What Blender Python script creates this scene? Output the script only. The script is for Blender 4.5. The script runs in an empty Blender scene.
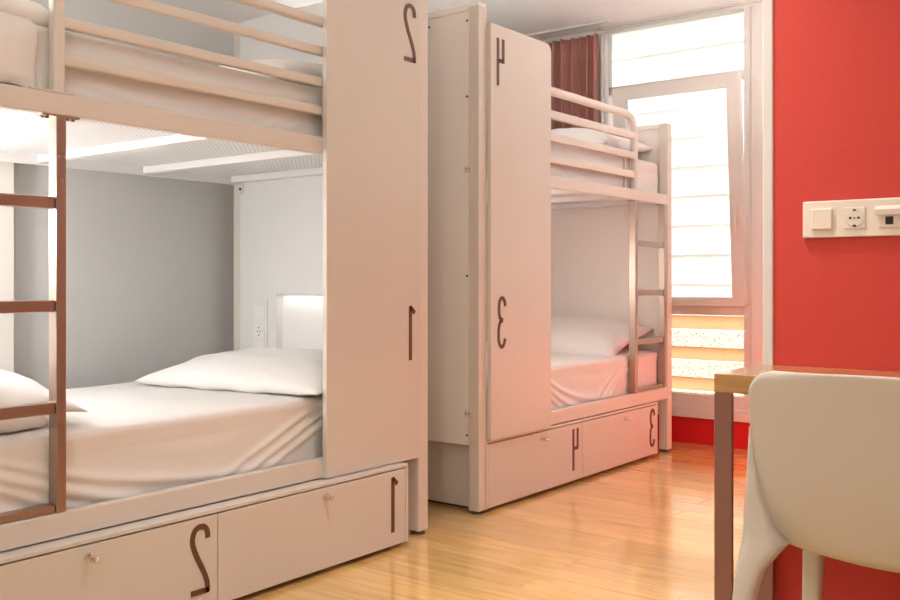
import bpy, bmesh, math, random
from mathutils import Vector, Matrix, noise
random.seed(7)
S = bpy.context.scene
COL = S.collection
R = math.radians

# ------------------------------------------------------------------ camera
cam_d = bpy.data.cameras.new('camera'); cam = bpy.data.objects.new('camera', cam_d); COL.objects.link(cam)
cam.location = (0, 0, 1.0)
cam.rotation_euler = (R(90), 0, R(37.443))
cam_d.sensor_fit = 'HORIZONTAL'; cam_d.sensor_width = 36.0
cam_d.lens = 36.0 * 954.19 / 900.0
cam_d.shift_y = -(300 - 280.5) / 900.0
cam_d.clip_start = 0.02
S.camera = cam

# ------------------------------------------------------------------ world, sun, lamps, exposure
w = bpy.data.worlds.new('World'); S.world = w; w.use_nodes = True
bg = w.node_tree.nodes['Background']
bg.inputs[0].default_value = (1.0, 0.98, 0.96, 1); bg.inputs[1].default_value = 3.6

def light(name, kind, loc, rot, energy, color, size=None, size_y=None, angle=None):
    d = bpy.data.lights.new(name, kind); d.energy = energy; d.color = color
    if kind == 'AREA':
        d.shape = 'RECTANGLE'; d.size = size; d.size_y = size_y or size
    if kind == 'SUN': d.angle = angle
    o = bpy.data.objects.new(name, d); COL.objects.link(o); o.location = loc; o.rotation_euler = rot
    return o
# sun outside, falling through the added bay onto the added red strip
sun = light('sun', 'SUN', (0, 9, 5), (0, 0, 0), 5.0, (1.0, 0.93, 0.85), angle=R(3))
sun.rotation_euler = Vector((0.55, -0.5, -0.9)).to_track_quat('-Z', 'Y').to_euler()
def lamp(name, loc, energy, color, radius):
    o = light(name, 'POINT', loc, (0, 0, 0), energy, color); o.data.shadow_soft_size = radius; return o
light('fill_up_aisle', 'AREA', (-0.9, 1.0, 2.25), (R(180), 0, 0), 7, (1.0, 0.99, 0.96), .5, .5)  # added unseen fill, thrown upward for soft ceiling bounce
light('fill_up_window', 'AREA', (-1.0, 4.75, 1.75), (R(180), 0, 0), 16, (1.0, 1.0, 1.0), .3, .3)  # added unseen fill that brightens the ceiling near the window
lamp('pendant_aisle', (-1.2, 1.75, 2.36), 4.5, (1.0, 0.98, 0.92), .14)
lamp('pendant_entry', (0.2, -1.5, 2.2), 33, (1.0, 0.98, 0.92), .14)
for nm, loc, p in (('fill_down_front', (-1.15, 2.0, 2.635), 5.5), ('fill_down_middle', (-1.45, 3.7, 2.635), 2.2)):
    light(nm, 'AREA', loc, (0, 0, 0), p, (1.0, 0.98, 0.93), .14, .14).data.spread = R(75)  # added unseen fills that brighten the floor
lamp('lower_berth_lamp', (-3.15, 1.06, 1.20), 16, (1.0, 0.99, 0.98), .06)
lamp('upper_berth_lamp', (-3.15, 1.06, 2.10), 12, (1.0, 0.99, 0.97), .06)
lamp('fill_far_lower_berth', (-3.0, 3.46, 1.05), 6, (1.0, 0.90, 0.85), .06)  # added unseen fill to lighten the far lower berth
lamp('fill_far_upper_berth', (-3.1, 3.5, 2.05), 7, (1.0, 0.97, 0.94), .06)  # added unseen fill for the curtain and the ceiling there
lamp('added_red_glow', (-1.48, 5.0, 0.36), 9.5, (1.0, 0.16, 0.11), .10)  # added red light hidden behind the block, makes the pink glow
light('niche_lamp', 'AREA', (-2.95, 2.905, 0.936), (0, 0, 0), 0.13, (1.0, 0.96, 0.95), 0.4, 0.02)
S.view_settings.view_transform = 'Standard'; S.view_settings.look = 'None'
S.view_settings.exposure = 0.36; S.view_settings.gamma = 1.0; S.view_settings.use_curve_mapping = False

# ------------------------------------------------------------------ materials
def mat(name, col, rough=0.5, metal=0.0, bump=None, spec=0.5, coat=0.0, var=0.0, sheen=0.0):
    m = bpy.data.materials.new(name); m.use_nodes = True
    nt = m.node_tree; b = nt.nodes['Principled BSDF']
    b.inputs['Base Color'].default_value = (*col, 1); b.inputs['Roughness'].default_value = rough
    b.inputs['Metallic'].default_value = metal; b.inputs['Specular IOR Level'].default_value = spec
    b.inputs['Coat Weight'].default_value = coat; b.inputs['Sheen Weight'].default_value = sheen
    tc = nt.nodes.new('ShaderNodeTexCoord')
    if var:
        n = nt.nodes.new('ShaderNodeTexNoise'); n.inputs['Scale'].default_value = 3.0; n.inputs['Detail'].default_value = 4
        nt.links.new(tc.outputs['Object'], n.inputs['Vector'])
        mx = nt.nodes.new('ShaderNodeMix'); mx.data_type = 'RGBA'
        mx.inputs['A'].default_value = (*[c * (1 - var) for c in col], 1)
        mx.inputs['B'].default_value = (*[min(1, c * (1 + var)) for c in col], 1)
        nt.links.new(n.outputs['Fac'], mx.inputs['Factor']); nt.links.new(mx.outputs['Result'], b.inputs['Base Color'])
    if bump:
        n = nt.nodes.new('ShaderNodeTexNoise'); n.inputs['Scale'].default_value = bump[0]; n.inputs['Detail'].default_value = 3
        nt.links.new(tc.outputs['Object'], n.inputs['Vector'])
        bp = nt.nodes.new('ShaderNodeBump'); bp.inputs['Strength'].default_value = bump[1]; bp.inputs['Distance'].default_value = bump[2]
        nt.links.new(n.outputs['Fac'], bp.inputs['Height']); nt.links.new(bp.outputs['Normal'], b.inputs['Normal'])
    return m

M = {}
M['white_metal'] = mat('white_metal', (0.72, 0.67, 0.61), 0.38, bump=(260, 0.08, 0.001))
M['white_board'] = mat('white_board', (0.69, 0.645, 0.585), 0.42, bump=(180, 0.06, 0.001), var=0.015)
M['inner_board'] = mat('inner_board', (0.82, 0.81, 0.80), 0.5, bump=(180, 0.06, 0.001))
M['end_board'] = mat('end_board', (0.90, 0.855, 0.80), 0.45, bump=(180, 0.06, 0.001))  # lighter copy for the far bunk's ends, brightened for missing light
M['deck'] = mat('deck', (0.86, 0.86, 0.86), 0.5)
M['steel'] = mat('steel', (0.42, 0.33, 0.27), 0.34, 0.85, bump=(120, 0.06, 0.001))  # brown tint stands in for warm reflections on the steel
M['chrome'] = mat('chrome', (0.75, 0.70, 0.66), 0.2, 1.0)
M['numeral'] = mat('numeral', (0.13, 0.062, 0.03), 0.5)
M['cotton'] = mat('cotton', (0.82, 0.80, 0.775), 0.9, bump=(420, 0.12, 0.002), sheen=0.1)
M['pillow'] = mat('pillow', (0.88, 0.86, 0.84), 0.9, bump=(420, 0.12, 0.002), sheen=0.1)
M['wall_grey'] = mat('wall_grey', (0.63, 0.63, 0.62), 0.85, bump=(60, 0.15, 0.002))
M['wall_white'] = mat('wall_white', (0.80, 0.76, 0.71), 0.85, bump=(60, 0.15, 0.002))
M['wall_red'] = mat('wall_red', (0.60, 0.05, 0.034), 0.7, bump=(70, 0.3, 0.002), var=0.04)
M['base_red'] = mat('base_red', (0.62, 0.008, 0.012), 0.5, bump=(70, 0.2, 0.002))
M['ceiling'] = mat('ceiling', (0.86, 0.85, 0.83), 0.9, bump=(40, 0.1, 0.002))
M['frame'] = mat('frame', (0.72, 0.68, 0.64), 0.4, bump=(180, 0.05, 0.001))
M['dark'] = mat('dark', (0.03, 0.025, 0.022), 0.7)
M['gap'] = mat('gap', (0.16, 0.09, 0.07), 0.7)
M['foot'] = mat('foot', (0.10, 0.08, 0.07), 0.5)
M['plastic'] = mat('plastic', (0.80, 0.72, 0.64), 0.35, bump=(180, 0.04, 0.001))
M['chair'] = mat('chair', (0.62, 0.57, 0.505), 0.42, bump=(500, 0.06, 0.001))
M['socket'] = mat('socket', (0.85, 0.74, 0.64), 0.35)
M['desk_leg'] = mat('desk_leg', (0.30, 0.155, 0.12), 0.42, 0.35)
M['bounce_ground_tone'] = mat('bounce_ground_tone', (0.78, 0.64, 0.54), 0.9, var=0.1)

def add_wood(name, colA, colB, colC, axis, plank_w, plank_l, rough, seam=0.6, coat=1.0):
    """wood boards running along the X axis (axis 0) with brick-laid joints"""
    m = bpy.data.materials.new(name); m.use_nodes = True
    nt = m.node_tree; N = nt.nodes; L = nt.links; b = N['Principled BSDF']
    tc = N.new('ShaderNodeTexCoord')
    br = N.new('ShaderNodeTexBrick'); br.offset = 0.37; br.squash = 1.0
    br.inputs['Scale'].default_value = 1.0; br.inputs['Brick Width'].default_value = plank_l
    br.inputs['Row Height'].default_value = plank_w; br.inputs['Mortar Size'].default_value = 0.0012
    br.inputs['Mortar Smooth'].default_value = 0.3; br.inputs['Bias'].default_value = 0
    br.inputs['Color1'].default_value = (0.0, 0.0, 0.0, 1); br.inputs['Color2'].default_value = (1, 1, 1, 1)
    br.inputs['Mortar'].default_value = (0.5, 0.5, 0.5, 1)
    L.new(tc.outputs['Object'], br.inputs['Vector'])
    mp = N.new('ShaderNodeMapping'); mp.inputs['Scale'].default_value = (1.2, 14.0, 14.0)
    L.new(tc.outputs['Object'], mp.inputs['Vector'])
    ad = N.new('ShaderNodeVectorMath'); ad.operation = 'ADD'
    L.new(mp.outputs['Vector'], ad.inputs[0])
    sc = N.new('ShaderNodeVectorMath'); sc.operation = 'SCALE'; sc.inputs['Scale'].default_value = 17.0
    L.new(br.outputs['Color'], sc.inputs[0]); L.new(sc.outputs['Vector'], ad.inputs[1])
    n1 = N.new('ShaderNodeTexNoise'); n1.inputs['Scale'].default_value = 2.2; n1.inputs['Detail'].default_value = 6; n1.inputs['Roughness'].default_value = 0.6
    n1.inputs['Distortion'].default_value = 0.6
    L.new(ad.outputs['Vector'], n1.inputs['Vector'])
    cr = N.new('ShaderNodeValToRGB'); e = cr.color_ramp.elements
    e[0].position = 0.3; e[0].color = (*colC, 1); e[1].position = 0.72; e[1].color = (*colA, 1)
    x = e.new(0.52); x.color = (*colB, 1)
    L.new(n1.outputs['Fac'], cr.inputs['Fac'])
    hv = N.new('ShaderNodeHueSaturation')
    mr = N.new('ShaderNodeMapRange'); mr.inputs['To Min'].default_value = 0.86; mr.inputs['To Max'].default_value = 1.12
    L.new(br.outputs['Color'], mr.inputs['Value']); L.new(mr.outputs['Result'], hv.inputs['Value']); L.new(cr.outputs['Color'], hv.inputs['Color'])
    mx = N.new('ShaderNodeMix'); mx.data_type = 'RGBA'
    L.new(hv.outputs['Color'], mx.inputs['A']); mx.inputs['B'].default_value = (*[c * 0.45 for c in colC], 1)
    ml = N.new('ShaderNodeMath'); ml.operation = 'MULTIPLY'; ml.inputs[1].default_value = seam
    L.new(br.outputs['Fac'], ml.inputs[0]); L.new(ml.outputs['Value'], mx.inputs['Factor'])
    L.new(mx.outputs['Result'], b.inputs['Base Color'])
    b.inputs['Roughness'].default_value = rough; b.inputs['Coat Weight'].default_value = coat; b.inputs['Coat Roughness'].default_value = 0.12
    bp = N.new('ShaderNodeBump'); bp.inputs['Strength'].default_value = 0.12; bp.inputs['Distance'].default_value = 0.002
    L.new(n1.outputs['Fac'], bp.inputs['Height']); L.new(bp.outputs['Normal'], b.inputs['Normal'])
    return m
M['floor'] = add_wood('floor', (0.93, 0.62, 0.24), (0.84, 0.52, 0.185), (0.66, 0.37, 0.12), 0, 0.145, 1.25, 0.15)
M['desk_wood'] = add_wood('desk_wood', (0.60, 0.36, 0.16), (0.50, 0.28, 0.11), (0.36, 0.18, 0.07), 0, 5.0, 9.0, 0.2, 0.0, 0.4)

def slat_mat(name, col, trans, fleck=False):
    m = bpy.data.materials.new(name); m.use_nodes = True; nt = m.node_tree; N = nt.nodes; L = nt.links
    b = N['Principled BSDF']; out = N['Material Output']
    b.inputs['Base Color'].default_value = (*col, 1); b.inputs['Roughness'].default_value = 0.5
    t = N.new('ShaderNodeBsdfTranslucent'); t.inputs['Color'].default_value = (*col, 1)
    mx = N.new('ShaderNodeMixShader'); mx.inputs[0].default_value = trans
    L.new(b.outputs[0], mx.inputs[1]); L.new(t.outputs[0], mx.inputs[2]); L.new(mx.outputs[0], out.inputs['Surface'])
    tc = N.new('ShaderNodeTexCoord')
    if fleck:
        v = N.new('ShaderNodeTexVoronoi'); v.inputs['Scale'].default_value = 55; v.inputs['Randomness'].default_value = 1
        L.new(tc.outputs['Object'], v.inputs['Vector'])
        r = N.new('ShaderNodeValToRGB'); r.color_ramp.elements[0].position = 0.20; r.color_ramp.elements[0].color = (1, 1, 1, 1)
        r.color_ramp.elements[1].position = 0.30; r.color_ramp.elements[1].color = (0, 0, 0, 1)
        L.new(v.outputs['Distance'], r.inputs['Fac'])
        cm = N.new('ShaderNodeMix'); cm.data_type = 'RGBA'; cm.inputs['A'].default_value = (*col, 1); cm.inputs['B'].default_value = (0.36, 0.27, 0.2, 1)
        L.new(r.outputs['Color'], cm.inputs['Factor'])
        L.new(cm.outputs['Result'], b.inputs['Base Color']); L.new(cm.outputs['Result'], t.inputs['Color'])
    else:
        n = N.new('ShaderNodeTexNoise'); n.inputs['Scale'].default_value = 3
        L.new(tc.outputs['Object'], n.inputs['Vector'])
        bp = N.new('ShaderNodeBump'); bp.inputs['Strength'].default_value = 0.05; L.new(n.outputs['Fac'], bp.inputs['Height']); L.new(bp.outputs['Normal'], b.inputs['Normal'])
    return m
M['slat'] = slat_mat('slat', (0.88, 0.88, 0.88), 0.5)
M['slat_fleck'] = slat_mat('slat_fleck', (0.88, 0.86, 0.82), 0.5, True)
M['slat_warm_glow'] = slat_mat('slat_warm_glow', (0.88, 0.67, 0.48), 0.5)  # warm bounce glow painted into the strip colour

M['curtain'] = slat_mat('curtain', (0.76, 0.42, 0.35), 0.18)
M['sheer'] = slat_mat('sheer', (0.92, 0.90, 0.88), 0.25)
for k in ('curtain', 'sheer'): M[k].node_tree.nodes['Principled BSDF'].inputs['Roughness'].default_value = 0.9

def glass_mat():
    m = bpy.data.materials.new('window_glass'); m.use_nodes = True; nt = m.node_tree; N = nt.nodes; L = nt.links
    out = N['Material Output']; N.remove(N['Principled BSDF'])
    t = N.new('ShaderNodeBsdfTransparent'); t.inputs['Color'].default_value = (0.96, 0.97, 0.96, 1)
    g = N.new('ShaderNodeBsdfGlossy'); g.inputs['Roughness'].default_value = 0.02
    f = N.new('ShaderNodeFresnel'); f.inputs['IOR'].default_value = 1.4
    mx = N.new('ShaderNodeMixShader'); L.new(f.outputs[0], mx.inputs[0]); L.new(t.outputs[0], mx.inputs[1]); L.new(g.outputs[0], mx.inputs[2])
    L.new(mx.outputs[0], out.inputs['Surface']); return m
M['glass'] = glass_mat()

def perforated():
    m = M['deck']; nt = m.node_tree; N = nt.nodes; L = nt.links; b = N['Principled BSDF']
    tc = N.new('ShaderNodeTexCoord'); sp = N.new('ShaderNodeSeparateXYZ'); L.new(tc.outputs['Object'], sp.inputs[0])
    outs = []
    for k in ('X', 'Y'):
        mu = N.new('ShaderNodeMath'); mu.operation = 'MULTIPLY'; mu.inputs[1].default_value = 2 * math.pi / 0.022; L.new(sp.outputs[k], mu.inputs[0])
        si = N.new('ShaderNodeMath'); si.operation = 'SINE'; L.new(mu.outputs[0], si.inputs[0]); outs.append(si)
    mm = N.new('ShaderNodeMath'); mm.operation = 'MULTIPLY'; L.new(outs[0].outputs[0], mm.inputs[0]); L.new(outs[1].outputs[0], mm.inputs[1])
    gt = N.new('ShaderNodeMath'); gt.operation = 'GREATER_THAN'; gt.inputs[1].default_value = 0.62; L.new(mm.outputs[0], gt.inputs[0])
    cm = N.new('ShaderNodeMix'); cm.data_type = 'RGBA'; cm.inputs['A'].default_value = (0.86, 0.86, 0.86, 1); cm.inputs['B'].default_value = (0.45, 0.45, 0.45, 1)
    L.new(gt.outputs[0], cm.inputs['Factor']); L.new(cm.outputs['Result'], b.inputs['Base Color'])
perforated()

# ------------------------------------------------------------------ mesh helpers (all in world coordinates)
class MB:
    def __init__(self): self.bm = bmesh.new()
    def box(self, x0, x1, y0, y1, z0, z1, bev=0.002, seg=2):
        vs = [self.bm.verts.new((x, y, z)) for x in (min(x0, x1), max(x0, x1)) for y in (min(y0, y1), max(y0, y1)) for z in (min(z0, z1), max(z0, z1))]
        idx = [(0, 1, 3, 2), (4, 6, 7, 5), (0, 4, 5, 1), (2, 3, 7, 6), (0, 2, 6, 4), (1, 5, 7, 3)]
        fs = [self.bm.faces.new([vs[i] for i in q]) for q in idx]
        if bev > 0:
            es = list({e for f in fs for e in f.edges})
            bmesh.ops.bevel(self.bm, geom=es, offset=bev, segments=seg, affect='EDGES', profile=0.5)
        return self
    def cyl(self, a, b, r, n=16, r2=None, cap=True):
        a = Vector(a); b = Vector(b); d = (b - a).normalized()
        u = d.orthogonal().normalized(); v = d.cross(u); r2 = r if r2 is None else r2
        A = [self.bm.verts.new(a + (u * math.cos(t) + v * math.sin(t)) * r) for t in (2 * math.pi * k / n for k in range(n))]
        B = [self.bm.verts.new(b + (u * math.cos(t) + v * math.sin(t)) * r2) for t in (2 * math.pi * k / n for k in range(n))]
        for k in range(n): self.bm.faces.new((A[k], A[(k + 1) % n], B[(k + 1) % n], B[k]))
        if cap: self.bm.faces.new(A[::-1]); self.bm.faces.new(B)
        return self
    def sweep(self, pts, prof, up=Vector((1, 0, 0))):
        """sweep a closed 2-D profile (along 'up' and the in-plane normal) along pts; capped"""
        pts = [Vector(p) for p in pts]; rings = []
        for i, p in enumerate(pts):
            t = (pts[min(i + 1, len(pts) - 1)] - pts[max(i - 1, 0)]).normalized()
            nrm = t.cross(up).normalized()
            k = 1.0
            if 0 < i < len(pts) - 1:
                c = (pts[i + 1] - p).normalized().dot((p - pts[i - 1]).normalized()); k = 1 / max(0.5, math.sqrt((1 + c) / 2))
            rings.append([self.bm.verts.new(p + up * a + nrm * b * k) for a, b in prof])
        n = len(prof)
        for i in range(len(rings) - 1):
            for k in range(n): self.bm.faces.new((rings[i][k], rings[i][(k + 1) % n], rings[i + 1][(k + 1) % n], rings[i + 1][k]))
        self.bm.faces.new(rings[0][::-1]); self.bm.faces.new(rings[-1])
        return self
    def prism(self, poly, ax, a0, a1):
        """extrude a polygon of (p, q) along axis ax between a0 and a1"""
        def pt(p, q, a): return (a, p, q) if ax == 0 else ((p, a, q) if ax == 1 else (p, q, a))
        A = [self.bm.verts.new(pt(p, q, a0)) for p, q in poly]; B = [self.bm.verts.new(pt(p, q, a1)) for p, q in poly]
        n = len(poly)
        for k in range(n): self.bm.faces.new((A[k], A[(k + 1) % n], B[(k + 1) % n], B[k]))
        self.bm.faces.new(A[::-1]); self.bm.faces.new(B); return self
    def loft(self, rings):
        rs = [[self.bm.verts.new(p) for p in r] for r in rings]; n = len(rs[0])
        for i in range(len(rs) - 1):
            for k in range(n): self.bm.faces.new((rs[i][k], rs[i][(k + 1) % n], rs[i + 1][(k + 1) % n], rs[i + 1][k]))
        self.bm.faces.new(rs[0][::-1]); self.bm.faces.new(rs[-1]); return self

def wloc(o):
    v = Vector((0, 0, 0))
    while o: v += o.location; o = o.parent
    return v
def obj(name, mb, m, parent=None, smooth=False, label=None, loc=None):
    bm = mb.bm if isinstance(mb, MB) else mb
    bmesh.ops.recalc_face_normals(bm, faces=bm.faces)
    me = bpy.data.meshes.new(name)
    base = Vector(loc) if loc else Vector((0, 0, 0))
    off = base if not parent else wloc(parent)
    bmesh.ops.translate(bm, vec=-off, verts=bm.verts)
    if smooth:
        for f in bm.faces: f.smooth = True
    bm.to_mesh(me); bm.free(); me.materials.append(m)
    o = bpy.data.objects.new(name, me); COL.objects.link(o)
    if parent: o.parent = parent
    else: o.location = base
    if label: o['label'] = label
    return o
def smooth_angle(o, deg=40):
    me = o.data
    for p in me.polygons: p.use_smooth = True
    b = bmesh.new(); b.from_mesh(me)
    for e in b.edges:
        if len(e.link_faces) == 2 and e.calc_face_angle(0) > R(deg): e.smooth = False
    b.to_mesh(me); b.free(); return o
def thing(name, label, cat, loc, group=None):
    o = bpy.data.objects.new(name, None); COL.objects.link(o); o.location = loc; o.empty_display_size = 0.1
    o['label'] = label; o['category'] = cat
    if group: o['group'] = group
    return o
def tag(o, label, cat, group=None):
    o['label'] = label; o['category'] = cat
    if group: o['group'] = group
    return o
def struct(name, mb, m, parent=None):
    o = obj(name, mb, m, parent)
    if not parent: o['kind'] = 'structure'
    return o

# ------------------------------------------------------------------ the setting
CZ = 2.645; XL = -3.56; YW = 5.57; XR = 1.7; YB = -1.9; YR = 2.4; XE = -0.819
struct('floor', MB().box(XL - .15, XR + .15, YB - .15, YW + .12, -0.1, 0.0, 0), M['floor'])
struct('ceiling', MB().box(XL - .15, XR + .15, YB - .15, YW + .25, CZ, CZ + .12, 0), M['ceiling'])
struct('wall_left', MB().box(XL - .12, XL, YB - .12, YW + .12, 0, CZ, 0), M['wall_grey'])
struct('wall_right', MB().box(XR, XR + .12, YB - .12, YR, 0, CZ, 0), M['wall_white'])
struct('wall_back', MB().box(XL, XR, YB - .12, YB, 0, CZ, 0), M['wall_white'])
# red block that holds the washroom: front face behind the desk, left face along the aisle
struct('wall_red', MB().box(XE + 0.006, XR + .12, YR, YR + .14, 0, CZ, 0), M['wall_red'])
struct('wall_side', MB().box(XE + 0.006, XR + .12, YR + .14, YW + .12, 0, CZ, 0), M['wall_white'])
struct('added_bounce_trim', MB().box(XE - .004, XE + .006, YR + .14, YW, 0, .85, 0), M['base_red'])   # unseen red strip along the aisle, added for pink bounce
struct('trim_1', MB().box(XE - 0.02, XE + 0.006, YR - 0.006, YR + 0.05, 0, CZ, 0.004), M['frame'])
struct('trim_2', MB().box(XL, XL + .055, 1.15, 1.865, 0, CZ, 0.003), M['wall_white'])   # boxed-in pillar on the left wall

WX0, WX1 = -3.02, -2.014                # slatted window opening
BX0, BX1 = -1.943, -0.90                # unseen second bay behind the red block, added to let light in
far = MB()
far.box(XL, WX0, YW, YW + .12, 0, CZ, 0); far.box(WX0, WX1, YW, YW + .12, 0, .165, 0)
far.box(WX0, BX1, YW, YW + .12, 2.634, CZ, 0)
far.box(BX1, XE + .006, YW, YW + .12, 0, CZ, 0)
struct('wall_far', far, M['wall_white'])
struct('trim_3', MB().box(WX1, BX0, YW - .02, YW + .12, 0, 2.634, 0.003), M['frame'])
struct('trim_4', MB().box(-3.0, BX0 + .02, YW - .045, YW + .0, CZ - .010, CZ, 0.002).box(-3.0, BX0 + .02, YW - .025, YW, CZ - .019, CZ - .0105, 0.002), M['frame'])
struct('baseboard_far', MB().box(XL + .56, WX1 + .0, YW - .016, YW, 0, .160, 0.003), M['base_red'])
struct('bounce_ground', MB().box(-5, 2, YW + .13, 9.5, -0.22, -0.12, 0), M['bounce_ground_tone'])['kind'] = 'structure'  # unseen ground outside, added to bounce light inward

# window_1: fixed frame, with the tilted sash, the two fixed panes and the ledge as children
wf = MB()
Y0, Y1 = YW - .012, YW + .07
wf.box(WX0, WX0 + .05, Y0, Y1, .165, 2.634); wf.box(WX1 - .045, WX1, Y0, Y1, .165, 2.634)
for z0, z1 in ((2.618, 2.634), (2.205, 2.255), (.79, .858), (.235, .30)): wf.box(WX0 + .0502, WX1 - .0452, Y0, Y1, z0, z1)
win = struct('window_1', wf, M['frame'])
obj('window_ledge', MB().box(WX0, WX1, YW - .05, YW + .02, .163, .215).box(WX0, WX1, YW - .03, YW + .02, .215, .236), M['frame'], win)
obj('upper_pane', MB().box(WX0 + .05, WX1 - .045, YW + .03, YW + .036, 2.255, 2.618, 0), M['glass'], win)
obj('lower_pane', MB().box(WX0 + .05, WX1 - .045, YW + .03, YW + .036, .30, .79, 0), M['glass'], win)
sx0, sx1, sz0, sz1 = WX0 + .17, WX1 - .02, .85, 2.215
def tiltbox(mb, x0, x1, z0, z1, t0, t1):
    """box in the sash plane: hinged along the bottom, top leaning into the room"""
    vs = []
    a = R(4.6)
    for x in (x0, x1):
        for t in (t0, t1):
            for z in (z0, z1):
                h = z - sz0
                vs.append(mb.bm.verts.new((x, YW - .012 - h * math.sin(a) - t * math.cos(a), sz0 + h * math.cos(a) - t * math.sin(a))))
    for q in [(0, 1, 3, 2), (4, 6, 7, 5), (0, 4, 5, 1), (2, 3, 7, 6), (0, 2, 6, 4), (1, 5, 7, 3)]: mb.bm.faces.new([vs[i] for i in q])
sb = MB()
tiltbox(sb, sx0, sx0 + .085, sz0, sz1, 0, .05); tiltbox(sb, sx1 - .075, sx1, sz0, sz1, 0, .05)
tiltbox(sb, sx0 + .085, sx1 - .075, sz0, sz0 + .05, 0, .05); tiltbox(sb, sx0 + .085, sx1 - .075, sz1 - .075, sz1, 0, .05)
sash = obj('sash', sb, M['frame'], win)
sp = MB(); tiltbox(sp, sx0 + .08, sx1 - .07, sz0 + .045, sz1 - .07, .02, .026); obj('sash_pane', sp, M['glass'], sash)
hb = MB(); tiltbox(hb, sx1 - .048, sx1 - .022, 1.38, 1.47, .05, .062); tiltbox(hb, sx1 - .042, sx1 - .028, 1.30, 1.44, .062, .085)
obj('window_handle', hb, M['white_metal'], sash)
w2 = MB()
w2.box(BX0, BX0 + .05, Y0, Y1, 0, 2.634); w2.box(BX1 - .05, BX1, Y0, Y1, 0, 2.634)
w2.box(BX0 + .0502, BX1 - .0502, Y0, Y1, 2.54, 2.634); w2.box(BX0 + .0502, BX1 - .0502, Y0, Y1, 0, .08)
win2 = struct('added_window', w2, M['frame'])  # unseen, added to bring light onto the side wall
obj('window_pane', MB().box(BX0 + .05, BX1 - .05, YW + .03, YW + .036, .08, 2.54, 0), M['glass'], win2)

# louvre of wide white slats outside the window
lv = thing('slatted_shutter', 'white slatted shutter seen through the tilted window beside the far bunk', 'shutter', (-2.6, 5.77, -0.12))
def slat(z0, z1, m, ya=0.0, yb=0.018, name='slat', label=None):
    mb = MB(); y = 5.74
    mb.prism([(y + ya, z1 + .009), (y + ya + .006, z1 + .009), (y + yb + .006, z0), (y + yb, z0)][::-1], 0, -3.75, -.86)
    return obj(name, mb, m, lv, label=label)
zs = [-.01, .184, .378, .572, .770] + [.97 + .187 * k for k in range(0, 10)]
for k in range(len(zs) - 1):
    z0, z1 = zs[k], zs[k + 1]
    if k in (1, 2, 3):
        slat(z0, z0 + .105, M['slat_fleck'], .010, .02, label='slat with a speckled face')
        slat(z0 + .118, z1, M['slat_warm_glow'], 0.0, .010, 'slat_glow_strip', 'upper strip of the slat with a peach glow painted in')
    else: slat(z0, z1, M['slat'])
for x in (-3.785, -.86): obj('side_rail', MB().box(x, x + .035, 5.73, 5.79, -.12, 2.68), M['frame'], lv)

# ------------------------------------------------------------------ numerals (mirrored, as on the photo)
def arcs(pts, n=6):
    """Catmull-Rom through pts"""
    P = [Vector(p) for p in pts]; out = []
    for i in range(len(P) - 1):
        p0 = P[max(i - 1, 0)]; p1 = P[i]; p2 = P[i + 1]; p3 = P[min(i + 2, len(P) - 1)]
        for k in range(n):
            t = k / n
            out.append(0.5 * ((2 * p1) + (p2 - p0) * t + (2 * p0 - 5 * p1 + 4 * p2 - p3) * t * t + (3 * p1 - p0 - 3 * p2 + p3) * t ** 3))
    out.append(P[-1]); return out
STROKES = {
    '2': (.068, [arcs([(.90, .80), (.88, .89), (.74, .965), (.5, .985), (.25, .955), (.10, .86), (.10, .74), (.30, .56), (.58, .38), (.80, .22), (.88, .11), (.88, 0.0)]), [(.95, .035), (.0, .035)]]),
    '1': (.034, [[(.2, 1.0), (.2, 0.0)], [(.12, .985), (.95, .87)]]),
    '4': (.052, [[(.12, 1.0), (.12, 0.0)], [(.12, .53), (.92, .53)], [(.9, .495), (.9, 1.0)]]),
    '3': (.060, [arcs([(.92, .83), (.86, .92), (.66, .985), (.42, .985), (.2, .92), (.13, .80), (.16, .68), (.30, .58), (.62, .545)]),
                 arcs([(.62, .545), (.30, .51), (.12, .41), (.08, .25), (.13, .10), (.36, .015), (.62, .015), (.82, .08), (.90, .17)])]),
}
def numeral(d, x, yc, z0, h, parent, wid=None, st=.0165, name='numeral'):
    wd, strokes = STROKES[d]; wd = wid or wd; mb = MB()
    for s in strokes:
        pts = [(x, yc + (Vector(p)[0] - .5) * wd, z0 + Vector(p)[1] * h) for p in s]
        mb.sweep(pts, [(-.0005, -st / 2), (.0025, -st / 2), (.0025, st / 2), (-.0005, st / 2)])
    return obj(name, mb, M['numeral'], parent, label=f'dark brown mirrored numeral {d}')

# ------------------------------------------------------------------ bunk beds
XF = -2.37; XBK = -3.475
def rounded_rect_prof(wx, wz, r=.006):
    p = []
    for cx, cz, a0 in ((wx / 2 - r, wz / 2 - r, 0), (-wx / 2 + r, wz / 2 - r, 90), (-wx / 2 + r, -wz / 2 + r, 180), (wx / 2 - r, -wz / 2 + r, 270)):
        for k in range(4):
            a = R(a0 + 30 * k); p.append((cx + r * math.cos(a), cz + r * math.sin(a)))
    return p

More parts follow.
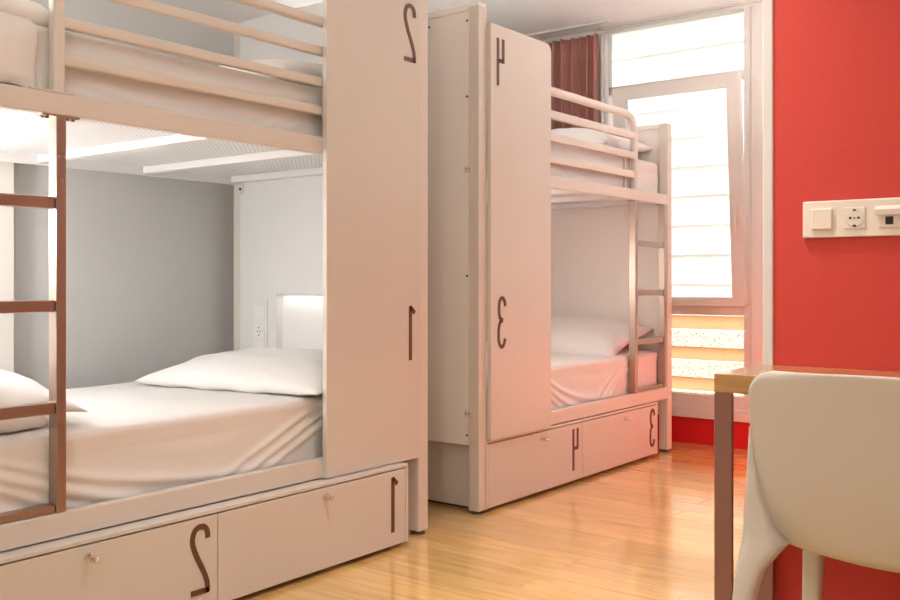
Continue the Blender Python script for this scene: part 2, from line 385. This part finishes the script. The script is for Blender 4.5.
def bunk(yP, sg, length, lad0, lad1, pan0, pan1, label, nums, niche_side, capped):
    Y = lambda s: yP + sg * s
    root = thing('bunk_bed', label, 'bunk bed', ((XF + XBK) / 2, Y(length / 2), 0), 'white bunk beds along the left wall')
    TOPH, TOPL = 2.188, 1.917
    ends = [(0.0, .060, TOPH), (length - .06, length, TOPL)]
    # posts
    for s0, s1, top in ends:
        for x0, x1 in ((XF - .055, XF), (XBK, XBK + .05)):
            p = obj('post', MB().box(x0, x1, Y(s0), Y(s1), .014, top - (.012 if top == TOPH else 0), .004), M['white_metal'], root)
            f = MB(); c = ((x0 + x1) / 2, (Y(s0) + Y(s1)) / 2)
            f.cyl((c[0], c[1], 0.0), (c[0], c[1], .006), .03, 20, .028); f.cyl((c[0], c[1], .006), (c[0], c[1], .016), .012, 12)
            smooth_angle(obj('foot', f, M['foot'], p))
    # end panels (framed boards between the posts); the tall one has a lit niche on its inner side
    for j, (s0, s1, top) in enumerate(ends):
        inner = s1 if j == 0 else s0; out = s0 if j == 0 else s1
        dirn = 1 if j == 0 else -1            # + : room inside lies at larger s
        ep = MB(); a, b = XBK + .05, XF - .055
        if j == 0:
            o1 = out + .006                    # outer board
            ep.box(a, b, Y(o1), Y(o1 + .012), .292, top - .03, .001)
            ep.box(a - .05, b + .052, Y(out + .001), Y(inner - .003), top - .03, top, .003)     # cap rail
            ep.box(a, b, Y(out + .002), Y(out + .012), .292, .33, .001)
            ep.box(b - .03, b, Y(out + .002), Y(out + .012), .33, top - .03, .001)
            i0 = inner - .006; i1 = inner + .002
            nx0, nx1, nz0, nz1 = -3.183, -2.70, .66, .94
            for bx in ((a, nx0, .292, top - .03), (nx1, b, .292, top - .03), (nx0, nx1, .292, nz0), (nx0, nx1, nz1, top - .03)):
                ep.box(bx[0], bx[1], Y(i0), Y(i1), bx[2], bx[3], 0)
        else:
            ep.box(a, b, Y(s0 + .012), Y(s0 + .034), .292, top - .03, .001)
            ep.box(a - .05, b + .052, Y(s0 + .002), Y(s1 - .002), top - .03, top, .003)
        pan = obj('end_panel', ep, M['inner_board'] if niche_side else M['end_board'], root)
        if j == 0:
            nb = MB(); d = inner - .04
            nb.box(nx0 - .004, nx1 + .004, Y(d), Y(d + .006), nz0 - .004, nz1 + .004, 0)
            nb.box(nx0 - .004, nx0, Y(d), Y(i0), nz0 - .004, nz1 + .004, 0); nb.box(nx1, nx1 + .004, Y(d), Y(i0), nz0 - .004, nz1 + .004, 0)
            nb.box(nx0, nx1, Y(d), Y(i0), nz0 - .004, nz0, 0); nb.box(nx0, nx1, Y(d), Y(i0), nz1, nz1 + .004, 0)
            obj('niche', nb, M['pillow'], pan, label='shallow lit niche')
            ss = obj('socket_strip', MB().box(-3.33, -3.236, Y(i1), Y(i1 + .008), .665, .912, .002), M['inner_board'], pan)
            if niche_side:
                q = MB(); yy = i1 + .008
                for zz in (.852, .772, .70): q.box(-3.318, -3.248, Y(yy), Y(yy + .004), zz - .034, zz + .034, .001)
                q.cyl((-3.283, Y(yy + .004), .772), (-3.283, Y(yy + .0055), .772), .020, 20)
                obj('socket_module', q, M['pillow'], pan)
                q = MB()
                for dx in (-.009, .009): q.cyl((-3.283 + dx, Y(yy + .005), .772), (-3.283 + dx, Y(yy + .0065), .772), .0032, 10)
                for dz in (-.017, .017): q.box(-3.286, -3.280, Y(yy + .005), Y(yy + .0065), .772 + dz - .003, .772 + dz + .003, 0)
                obj('socket_hole', q, M['dark'], pan)
    if capped:                                # screw caps and screws on the outer face of the tall end
        for z in (1.479, .431):
            q = MB(); q.box(-2.444, -2.402, Y(0) - .008, Y(0) + .001, z - .013, z + .013, .006, 3); obj('bolt_cap', q, M['white_metal'], root)
            q = MB(); q.box(-2.434, -2.429, Y(0) - .0095, Y(0) - .006, z - .004, z + .004, 0); q.box(-2.418, -2.413, Y(0) - .0095, Y(0) - .006, z - .004, z + .004, 0)
            obj('bolt_slot', q, M['foot'], root)
        for x, z in ((-2.432, 2.116), (-2.432, 1.79), (-2.432, 1.02), (-2.432, .335), (-2.64, 2.12)):
            obj('screw', MB().cyl((x, Y(.001), z), (x, Y(-.003), z), .005, 10), M['foot'], root)
    # long beams, decks and cross ribs
    for z0, z1 in ((.313, .380), (1.441, 1.500)):
        obj('side_beam', MB().box(XF - .03, XF, Y(.06), Y(length - .06), z0, z1, .004), M['white_metal'], root)
        obj('rear_beam', MB().box(XBK + .005, XBK + .035, Y(.06), Y(length - .06), z0, z1 - .0, .003), M['inner_board'], root)
        dk = obj('deck', MB().box(XBK + .035, XF - .03, Y(.065), Y(length - .065), z0 + .036, z0 + .040, 0), M['deck'], root)
        for k in range(5):
            s = .085 + k * (length - .17) / 4
            obj('rib', MB().box(XBK + .035, XF - .03, Y(s - .02), Y(s + .02), z0 + .006, z0 + .035, .002), M['inner_board'], dk)
    q = MB(); q.prism([(XBK + .045, 1.395), (XBK + .045, 1.445), (XBK + .075, 1.445), (XBK + .075, 1.41), (XBK + .06, 1.395)], 1, Y(.068), Y(.062))
    br = obj('corner_bracket', q, M['white_metal'], root)
    obj('bracket_bolt', MB().cyl((XBK + .06, Y(.067), 1.418), (XBK + .06, Y(.074), 1.418), .006, 10), M['foot'], br)
    # guard rail: bent top tube that turns down into an upright at the ladder gap, three bars below
    yv = lad0 + .004; bh = .040 if capped else .031
    gr = MB(); prof = rounded_rect_prof(.036, bh, .007 if not capped else .014); xc = XF - .019; rad = .10
    pts = [(xc, Y(pan0 + .1), 1.905)] + [(xc, Y(yv - rad + rad * math.sin(R(t))), 1.905 - rad + rad * math.cos(R(t))) for t in range(0, 91, 10)] + [(xc, Y(yv), 1.498)]
    gr.sweep(pts, prof)
    rail = smooth_angle(obj('guard_rail', gr, M['white_metal'], root), 35)
    for z in ((1.793, 1.686, 1.581) if capped else (1.801, 1.693, 1.593)):
        b = MB(); b.sweep([(xc, Y(pan0 + .1), z), (xc, Y(yv - .012), z)], rounded_rect_prof(.024, bh, .005)); smooth_angle(obj('rail_bar', b, M['white_metal'], rail), 35)
    if capped: obj('rail_strap', MB().box(XF - .045, XF - .039, Y(yv - .075), Y(yv - .05), 1.46, 1.70, .001), M['white_metal'], rail)
    obj('rail_plate', MB().box(XF - .03, XF + .002, Y(yv - .04), Y(yv + .085), 1.499, 1.504, .001), M['white_metal'], rail)
    # ladder of flat steel bars
    ld = bpy.data.objects.new('ladder', None); COL.objects.link(ld); ld.parent = root; ld.location = Vector((XF, Y((lad0 + lad1) / 2), .38)) - wloc(root)
    ld['label'] = 'brushed steel ladder'
    for s in (lad0 - .014, lad1 - .014):
        obj('stile', MB().box(XF - .042, XF - .002, Y(s), Y(s + .028), .381, 1.437, .002), M['steel'], ld)
        pl = MB(); pl.box(XF - .040, XF - .002, Y(s - .04), Y(s + .068), 1.4365, 1.4415, .001)
        for t in (-.03, -.015, .045, .058): pl.cyl((XF - .02, Y(s + t), 1.437), (XF - .02, Y(s + t), 1.431), .005, 8)
        obj('fixing_plate', pl, M['steel'], ld)
        for t, z in ((.007, 1.33), (.021, 1.33), (.012, 1.27)):
            obj('rivet', MB().cyl((XF - .003, Y(s + t), z), (XF + .0005, Y(s + t), z), .004, 10), M['chrome'], ld)
    for z in (.39, .660, .932, 1.207):
        obj('rung', MB().box(XF - .046, XF - .008, Y(lad0 + .015), Y(lad1 - .015), z - (.009 if z < .5 else .016), z + (.012 if z < .5 else .016), .003), M['steel'], ld)
    # tall board beside the entrance to both berths, with the numbers of the berths
    r = .04; z0, z1 = .313, 2.108
    a, b = pan0, pan1
    poly = [(a, z0), (b, z0)] + [(b - r + r * math.sin(R(90 - t)), z1 - r + r * math.cos(R(90 - t))) for t in range(0, 91, 10)] + [(a, z1)]
    poly = [(Y(s), z) for s, z in poly]
    pb = MB(); pb.prism(poly, 0, XF + .0005, XF + .020)
    board = obj('privacy_board', pb, M['white_board'], root)
    for d, yc, zz, h in nums: numeral(d, XF + .020, yc, zz, h, board)
    return root

B1P, B2P = 2.952, 3.297
B1L, B2L = 2.02, 1.94
bunk(B1P, -1, B1L, B1P - 1.392, B1P - .98, .082, .586, 'nearest white bunk bed, its tall side board bearing a mirrored 2 and 1',
     [('2', 2.815, 1.84, .218), ('1', 2.828, .694, .208)], True, False)
bunk(B2P, 1, B2L, 4.784 - B2P, 5.155 - B2P, .060, .553, 'farther white bunk bed by the window, its side board bearing a mirrored 4 and 3',
     [('4', 3.430, 1.845, .207), ('3', 3.440, .71, .215)], False, True)

# ------------------------------------------------------------------ cabinets of two drawers rolled under the beds
def cabinet(y0, y1, ym, xf, zt, nums, label):
    root = thing('underbed_cabinet', label, 'drawer unit', ((xf - 1.0 + xf) / 2, (y0 + y1) / 2, 0), 'drawer units under the bunks')
    x1 = xf - .018
    body = MB(); body.box(-3.40, xf, y0, y0 + .016, .016, zt - .012, .001); body.box(-3.40, xf, y1 - .016, y1, .016, zt - .012, .001)
    body.box(-3.40, x1 - .004, y0 + .016, y1 - .016, .028, .044, .001); body.box(-3.42, -3.40, y0, y1, .028, zt - .02, .001)
    body.box(-3.42, xf - .001, y0, y1, zt - .011, zt, .0015)
    obj('body', body, M['white_board'], root)
    obj('plinth', MB().box(-3.36, x1 - .03, y0 + .03, y1 - .03, 0, .028, 0), M['gap'], root)
    for (a, b), (d, yc, kn) in zip(((y0 + .018, ym - .0015), (ym + .0015, y1 - .018)), nums):
        dr = obj('drawer_front', MB().box(x1 + .001, xf, a, b, .018, zt - .0155, .0015), M['white_board'], root)
        k = MB(); k.cyl((xf, kn, .262), (xf + .010, kn, .262), .0115, 20); k.cyl((xf + .010, kn, .262), (xf + .026, kn, .262), .007, 16)
        k.cyl((xf + .026, kn, .262), (xf + .036, kn + .004, .260), .0085, 16)
        smooth_angle(obj('knob', k, M['chrome'], dr))
        numeral(d, xf, yc, .068, .203, dr)
    return root
cabinet(.975, 2.765, 1.867, -2.315, .309, [('2', 1.801, 1.435), ('1', 2.685, 2.325)], 'drawer unit under the nearest bunk, its fronts bearing a mirrored 2 and 1')
cabinet(3.345, 5.035, 4.178, -2.366, .309, [('4', 4.105, 3.793), ('3', 4.965, 4.63)], 'drawer unit under the farther bunk, its fronts bearing a mirrored 4 and 3')

# ------------------------------------------------------------------ bedding
def rbox(x0, x1, y0, y1, z0, z1, r, nx, ny, nz, disp=None):
    """densely meshed rounded box"""
    bm = bmesh.new(); vd = {}
    X = [x0 + (x1 - x0) * i / nx for i in range(nx + 1)]; Yv = [y0 + (y1 - y0) * i / ny for i in range(ny + 1)]; Z = [z0 + (z1 - z0) * i / nz for i in range(nz + 1)]
    def v(i, j, k):
        key = (i, j, k)
        if key not in vd:
            p = Vector((X[i], Yv[j], Z[k]))
            q = Vector((min(max(p.x, x0 + r), x1 - r), min(max(p.y, y0 + r), y1 - r), min(max(p.z, z0 + r), z1 - r)))
            d = p - q; n = d.normalized() if d.length > 1e-9 else Vector((0, 0, 1)); p = q + n * r
            if disp: p = p + n * disp(p, n)
            vd[key] = bm.verts.new(p)
        return vd[key]
    for j in range(ny):
        for k in range(nz):
            bm.faces.new((v(0, j, k), v(0, j, k + 1), v(0, j + 1, k + 1), v(0, j + 1, k))); bm.faces.new((v(nx, j, k), v(nx, j + 1, k), v(nx, j + 1, k + 1), v(nx, j, k + 1)))
    for i in range(nx):
        for k in range(nz):
            bm.faces.new((v(i, 0, k), v(i + 1, 0, k), v(i + 1, 0, k + 1), v(i, 0, k + 1))); bm.faces.new((v(i, ny, k), v(i, ny, k + 1), v(i + 1, ny, k + 1), v(i + 1, ny, k)))
        for j in range(ny):
            bm.faces.new((v(i, j, 0), v(i, j + 1, 0), v(i + 1, j + 1, 0), v(i + 1, j, 0))); bm.faces.new((v(i, j, nz), v(i + 1, j, nz), v(i + 1, j + 1, nz), v(i, j + 1, nz)))
    return bm
def nz3(p, s, o=0.0): return noise.noise(Vector((p[0] * s + o, p[1] * s - o, p[2] * s + 2 * o)))
def fold(y, z, ya, yb, zt):
    """drape folds on the hanging side of a sheet: swags that sink from the left and rise to the right corner"""
    L = yb - ya; u = (y - ya) / L; h = zt - z                     # h: depth below the top edge
    f = 0.0
    for c, sl, wd, am, ue in ((.012, .19, .012, .9, .62), (.048, .20, .016, 1.1, .55), (.098, .17, .013, .9, .50), (.15, .12, .016, 1.0, .45)):
        zc = c + sl * math.sin(min(u / ue, 1.15) * math.pi / 2) + .008 * math.sin(9 * u + 40 * c)
        f += am * math.exp(-((h - zc) / (wd * (1 + .5 * u))) ** 2) * max(0, 1 - u * 1.1) ** .5
    for c, am in ((.10, .9), (.145, .9), (.185, .7)):
        zc = c + (1 - u) * .55 - .07
        f += am * math.exp(-((h - zc) / .012) ** 2) * max(0, (u - .45) / .55)
    return f
def mattress(y0, y1, z0, z1, ya, yb, label, amp, seed):
    def disp(p, n):
        d = .003 * nz3(p, 5, seed)
        if n.x > .3:
            k = min(1, max(0, (z1 - .02 - p.z) / .05)) * min(1, max(0, (p.z - z0) / .02))
            d += (amp * (fold(p.y, p.z, ya, yb, z1) - .5) + .004 * nz3((p.y * 2, p.z * 6, 0), 3, seed)) * k * n.x
        if n.z > .6: d += .003 * nz3((p.x, p.y, 0), 3, seed)
        return d
    bm = rbox(XBK + .06, XF - .048, y0, y1, z0, z1, .028, 24, 150, 44, disp)
    return tag(obj('mattress', bm, M['cotton'], None, True, loc=((XBK + XF) / 2, (y0 + y1) / 2, z0)), label, 'mattress', 'sheeted mattresses on the bunks')
b1a, b1b = B1P - B1L + .068, B1P - .068
b2a, b2b = B2P + .068, B2P + B2L - .068
mattress(b1a, b1b, .354, .588, 1.15, 2.38, 'white sheeted mattress on the lower berth of the nearest bunk', .015, 1.3)
mattress(b1a, b1b, 1.482, 1.690, 1.15, 2.38, 'white sheeted mattress on the upper berth of the nearest bunk', .003, 4.1)
mattress(b2a, b2b, .354, .588, 3.85, 4.70, 'white sheeted mattress on the lower berth of the farther bunk', .013, 7.7)
mattress(b2a, b2b, 1.482, 1.690, 3.85, 4.70, 'white sheeted mattress on the upper berth of the farther bunk', .003, 9.2)

def pillow(cx, cy, z, a, b, h, rot, label, seed, droop=0.0, wr=.010):
    """a: half size across the bed, b: half size along it, h: half thickness; rot = (rx, ry, rz)"""
    bm = bmesh.new(); n = 44; g = {}
    for side in (1, -1):
        for i in range(n + 1):
            for j in range(n + 1):
                u = -1 + 2 * i / n; v = -1 + 2 * j / n
                rim = i in (0, n) or j in (0, n)
                if rim and (0, i, j) in g: continue
                px = u * (1 - .07 * (1 - v * v) * 0 - .05 * v * v * 0) * (1 - .05 * (1 - abs(u)) * 0); 
                ex = a * u * (1 - .075 * (1 - v ** 2)) ; ey = b * v * (1 - .075 * (1 - u ** 2))
                t = max(0, (1 - abs(u) ** 2.6)) ** .48 * max(0, (1 - abs(v) ** 2.6)) ** .48
                zz = h * t * (1.0 if side > 0 else .42)
                zz += wr * t ** .4 * nz3((ex * 1.0, ey * 1.0, side), 6, seed) * (1.3 - t)
                zz += .007 * t ** .6 * nz3((ex, ey, side), 13, seed + 3) - .012 * t ** .5 * max(0, .28 - abs(nz3((ex * 1.0, ey * 1.7, side), 5.0, seed + 6))) / .28 * (1.15 - t)
                zz += .010 * math.sin(14 * math.atan2(v, u) + seed) * max(0, (max(abs(u), abs(v)) - .55)) * t ** .5
                p = Vector((ex, ey, side * zz - droop * max(0, u) ** 3))
                g[(0 if rim else side, i, j)] = bm.verts.new(p)
    def q(side, i, j): return g.get((0, i, j)) or g[(side, i, j)]
    for side in (1, -1):
        for i in range(n):
            for j in range(n):
                f = (q(side, i, j), q(side, i + 1, j), q(side, i + 1, j + 1), q(side, i, j + 1))
                bm.faces.new(f if side > 0 else f[::-1])
    from mathutils import Euler
    bmesh.ops.transform(bm, matrix=Matrix.Translation((cx, cy, z)) @ Euler([R(x) for x in rot]).to_matrix().to_4x4(), verts=bm.verts)
    return tag(obj('pillow', bm, M['pillow'], None, True, loc=(cx, cy, z)), label, 'pillow', 'white pillows on the bunks')
pillow(-2.845, 2.585, .622, .455, .32, .100, (3, 0, 7), 'plump white pillow against the lit niche of the nearest lower berth', 2.2)
pillow(-2.90, 1.26, .700, .44, .30, .075, (-5, 3, -6), 'white pillow lying on a folded blanket behind the nearest ladder', 5.1, .02)
pillow(-2.93, 2.57, 1.745, .455, .315, .110, (3, 0, 2), 'white pillow behind the guard rail of the nearest upper berth', 8.4)
pillow(-2.90, 4.90, .645, .45, .28, .12, (14, 0, 2), 'white pillow on the farther lower berth, behind its ladder', 11.5)
pillow(-2.90, 4.86, 1.755, .45, .32, .13, (3, 0, 3), 'white pillow on the farther upper berth below the curtain', 14.6)
pillow(-2.81, 1.19, 1.738, .42, .20, .10, (0, 4, 4), 'crumpled white pillow on the folded blanket of the nearest upper berth', 17.2, 0, .022)
def blanket(x0, x1, y0, y1, z0, z1, label, seed, drop=None, over=.0):
    r = min(.03, (z1 - z0) / 2 - .001)
    def disp(p, n): return (.014 if drop else .006) * nz3((p.x, p.y * .6, p.z * 2), 9, seed) + .005 * nz3(p, 18, seed)
    bm = rbox(x0, x1, y0, y1, z0, z1, r, 26, 20, 8, disp)
    if drop:                                   # fold the front over the edge of the mattress so that it hangs down
        xe = drop
        for v in bm.verts:
            if v.co.x > xe:
                t = v.co.x - xe; zr = v.co.z - z0
                arc = .03; L = arc * math.pi / 2
                if t < L:
                    a = t / arc; rr = arc + zr
                    v.co.x = xe + rr * math.sin(a); v.co.z = z0 - arc + rr * math.cos(a)
                else:
                    v.co.x = xe + arc + zr + .008 * math.sin(v.co.y * 26 + seed) * min(1, (t - L) / .1); v.co.z = z0 - arc - (t - L)
    return tag(obj('folded_blanket', bm, M['cotton'], None, True, loc=((x0 + x1) / 2, (y0 + y1) / 2, z0)), label, 'blanket', 'folded white blankets')
blanket(-3.30, -2.47, 1.06, 1.42, .592, .645, 'folded white blanket under the pillow at the ladder of the nearest lower berth', 3.3)
blanket(-3.30, -2.240, 1.04, 1.345, 1.688, 1.710, 'folded white blanket hanging over the edge of the nearest upper mattress', 6.7, drop=-2.445)

# ------------------------------------------------------------------ curtains at the window
def curtain(name, x0, x1, yb, ztop, zbot, waves, amp, m, label, cat, seed, lean=0.0):
    bm = bmesh.new(); nx, nz = waves * 14, 26; rows = []
    for k in range(nz + 1):
        t = k / nz; z = ztop + (zbot - ztop) * t; row = []
        for i in range(nx + 1):
            u = i / nx; ph = 2 * math.pi * waves * u + .8 * math.sin(5 * u + seed)
            x = x0 + (x1 - x0) * u + .25 * amp * math.sin(2 * ph) + lean * t * u
            y = yb + amp * math.sin(ph) * (.75 + .25 * math.sin(2 * u * 7 + seed)) + .006 * math.sin(6 * t + 9 * u)
            row.append(bm.verts.new((x, y, z)))
        rows.append(row)
    for k in range(nz):
        for i in range(nx): bm.faces.new((rows[k][i], rows[k][i + 1], rows[k + 1][i + 1], rows[k + 1][i]))
    r = bmesh.ops.solidify(bm, geom=list(bm.faces), thickness=.004)
    return tag(obj(name, bm, m, None, True, loc=((x0 + x1) / 2, yb, zbot)), label, cat)
curtain('curtain', -3.46, -2.922, 5.37, 2.560, .22, 9, .050, M['curtain'], 'pleated dark red curtain gathered beside the window above the farther bunk', 'curtain', 1.0)
curtain('sheer_curtain', -2.925, -2.868, 5.37, 2.560, .22, 1, .022, M['sheer'], 'narrow pale grey curtain edge hanging right of the dark red curtain', 'curtain', 2.0, .03)
ct = thing('curtain_track', 'white curtain track under the ceiling above the dark red curtain', 'curtain track', (-3.18, 5.39, CZ))
obj('rail', MB().box(-3.5, -2.86, 5.37, 5.41, CZ - .014, CZ, .002), M['white_metal'], ct)

# ------------------------------------------------------------------ desk and chair at the red wall
dk = thing('wall_desk', 'narrow wooden desk with dark metal legs against the red wall', 'desk', (-.22, 2.24, 0))
DX0, DX1, DY0, DY1 = -.846, .42, 2.095, 2.398
obj('desk_top', MB().box(DX0, DX1, DY0, DY1, .745, .788, .002), M['desk_wood'], dk)
for x in (DX0, DX1 - .042):
    for y in (DY0 + .001, DY1 - .03):
        obj('leg', MB().box(x, x + .042, y, y + .012, 0, .745, .002), M['desk_leg'], dk)
obj('apron', MB().box(DX0 + .042, DX1 - .042, DY1 - .04, DY1 - .02, .70, .745, .002), M['desk_leg'], dk)

CX = -.432; HW = .272
ch = thing('chair', 'beige moulded plastic chair pushed under the desk at the red wall', 'chair', (CX, 2.1, 0))
def shell():
    bm = bmesh.new()
    prof = arcs([(2.33, .455, 0), (2.22, .462, 0), (2.10, .440, 0), (2.02, .430, 0), (1.965, .450, 0), (1.93, .52, 0), (1.905, .62, 0), (1.885, .73, 0), (1.868, .822, 0)], 7)
    n = 36; rows = []
    Ltot = len(prof) - 1
    for k, p in enumerate(prof):
        t = k / Ltot; row = []
        y, z = p[0], p[1]
        back = min(1, max(0, (z - .47) / .2)) if y < 2.0 else 0
        hw = .215 + (HW - .215) * min(1, t / .55) - .004 * back
        rc = .058
        # rounded corners at the top of the back and at the front of the seat
        dtop = .822 - z if y < 2.0 else 9
        ins = 0
        if dtop < rc: ins = rc - math.sqrt(max(0, rc * rc - (rc - dtop) ** 2))
        dfr = 2.33 - y
        if dfr < .05: ins = max(ins, .05 - math.sqrt(max(0, .05 ** 2 - (.05 - dfr) ** 2)))
        for i in range(n + 1):
            u = -1 + 2 * i / n
            x = CX + u * (hw - ins)
            yy = y + back * .032 * abs(u) ** 2.5
            dip = (1 - back) * .034 * (abs(u) ** 2.2)
            row.append(bm.verts.new((x, yy + (1 - back) * 0, z + dip)))
        rows.append(row)
    for k in range(len(rows) - 1):
        for i in range(n): bm.faces.new((rows[k][i], rows[k][i + 1], rows[k + 1][i + 1], rows[k + 1][i]))
    bmesh.ops.recalc_face_normals(bm, faces=bm.faces)
    bmesh.ops.solidify(bm, geom=list(bm.faces), thickness=.011)
    return bm
sh = obj('seat_shell', shell(), M['chair'], ch, True)
bvm = sh.modifiers.new('round', 'BEVEL'); bvm.width = .003; bvm.segments = 2; bvm.limit_method = 'ANGLE'; bvm.angle_limit = R(50)
def ring(xa, xb, ya, yb, z, k=1):
    """rounded quad section between x xa..xb and y ya..yb"""
    cx, cy, hx, hy = (xa + xb) / 2, (ya + yb) / 2, abs(xb - xa) / 2, abs(yb - ya) / 2
    return [(CX + k * (cx + hx * abs(math.cos(a)) ** .5 * math.copysign(1, math.cos(a)) - CX), cy + hy * abs(math.sin(a)) ** .5 * math.copysign(1, math.sin(a)), z) for a in (2 * math.pi * (i + .5) / 20 for i in range(20))]
for k in (1, -1):
    rl = [(-.703, -.697, 1.925, 1.945, .70), (-.707, -.690, 1.922, 1.955, .64), (-.711, -.676, 1.918, 1.965, .56), (-.716, -.655, 1.912, 1.985, .495), (-.719, -.632, 1.908, 2.00, .466),
          (-.721, -.650, 1.902, 1.985, .442), (-.723, -.672, 1.896, 1.955, .41), (-.726, -.682, 1.890, 1.94, .37), (-.732, -.692, 1.880, 1.925, .30), (-.742, -.712, 1.862, 1.90, .12), (-.747, -.723, 1.850, 1.885, 0)]
    smooth_angle(obj('leg', MB().loft([ring(*r, k) for r in rl]), M['chair'], ch), 50)
    fl = [(-.700, -.640, 2.255, 2.315, .468), (-.702, -.655, 2.265, 2.312, .43), (-.705, -.663, 2.27, 2.312, .30), (-.712, -.682, 2.28, 2.312, 0)]
    smooth_angle(obj('leg', MB().loft([ring(*r, k) for r in fl]), M['chair'], ch), 50)

# ------------------------------------------------------------------ socket plate on the red wall
sp = thing('socket_plate', 'cream wall plate with a switch, a power socket and a data outlet on red wall', 'wall socket', (-.6, YR, 1.148))
yf = YR - .011
obj('plate', MB().box(-.738, -.45, yf, YR - .0005, 1.104, 1.193, .003), M['socket'], sp)
obj('switch_rocker', MB().box(-.715, -.667, yf - .007, yf + .002, 1.124, 1.174, .002), M['socket'], sp)
so = MB(); so.box(-.640, -.592, yf - .003, yf + .002, 1.124, 1.174, .001)
sk = obj('power_socket', so, M['socket'], sp)
sc = MB(); n = 28
sc.cyl((-.6155, yf - .0032, 1.149), (-.6155, yf - .0045, 1.149), .0215, 28, .0205)
smooth_angle(obj('socket_well', sc, M['plastic'], sk))
sd = MB()
for dx in (-.0095, .0095): sd.cyl((-.6155 + dx, yf - .004, 1.149), (-.6155 + dx, yf - .006, 1.149), .003, 12)
sd.cyl((-.6155, yf - .004, 1.149), (-.6155, yf - .0055, 1.149), .002, 10)
for dz in (-.0185, .0185): sd.box(-.619, -.612, yf - .006, yf - .004, 1.149 + dz - .0022, 1.149 + dz + .0022, 0)
obj('socket_hole', sd, M['dark'], sk)
do = obj('data_outlet', MB().box(-.562, -.514, yf - .003, yf + .002, 1.124, 1.174, .001), M['socket'], sp)
fp = MB(); fp.prism([(yf - .003, 1.175), (yf - .014, 1.166), (yf - .012, 1.153), (yf - .003, 1.158)], 0, -.568, -.508); obj('outlet_flap', fp, M['socket'], do)
obj('outlet_port', MB().box(-.547, -.530, yf - .0045, yf - .0025, 1.131, 1.149, 0), M['dark'], do)
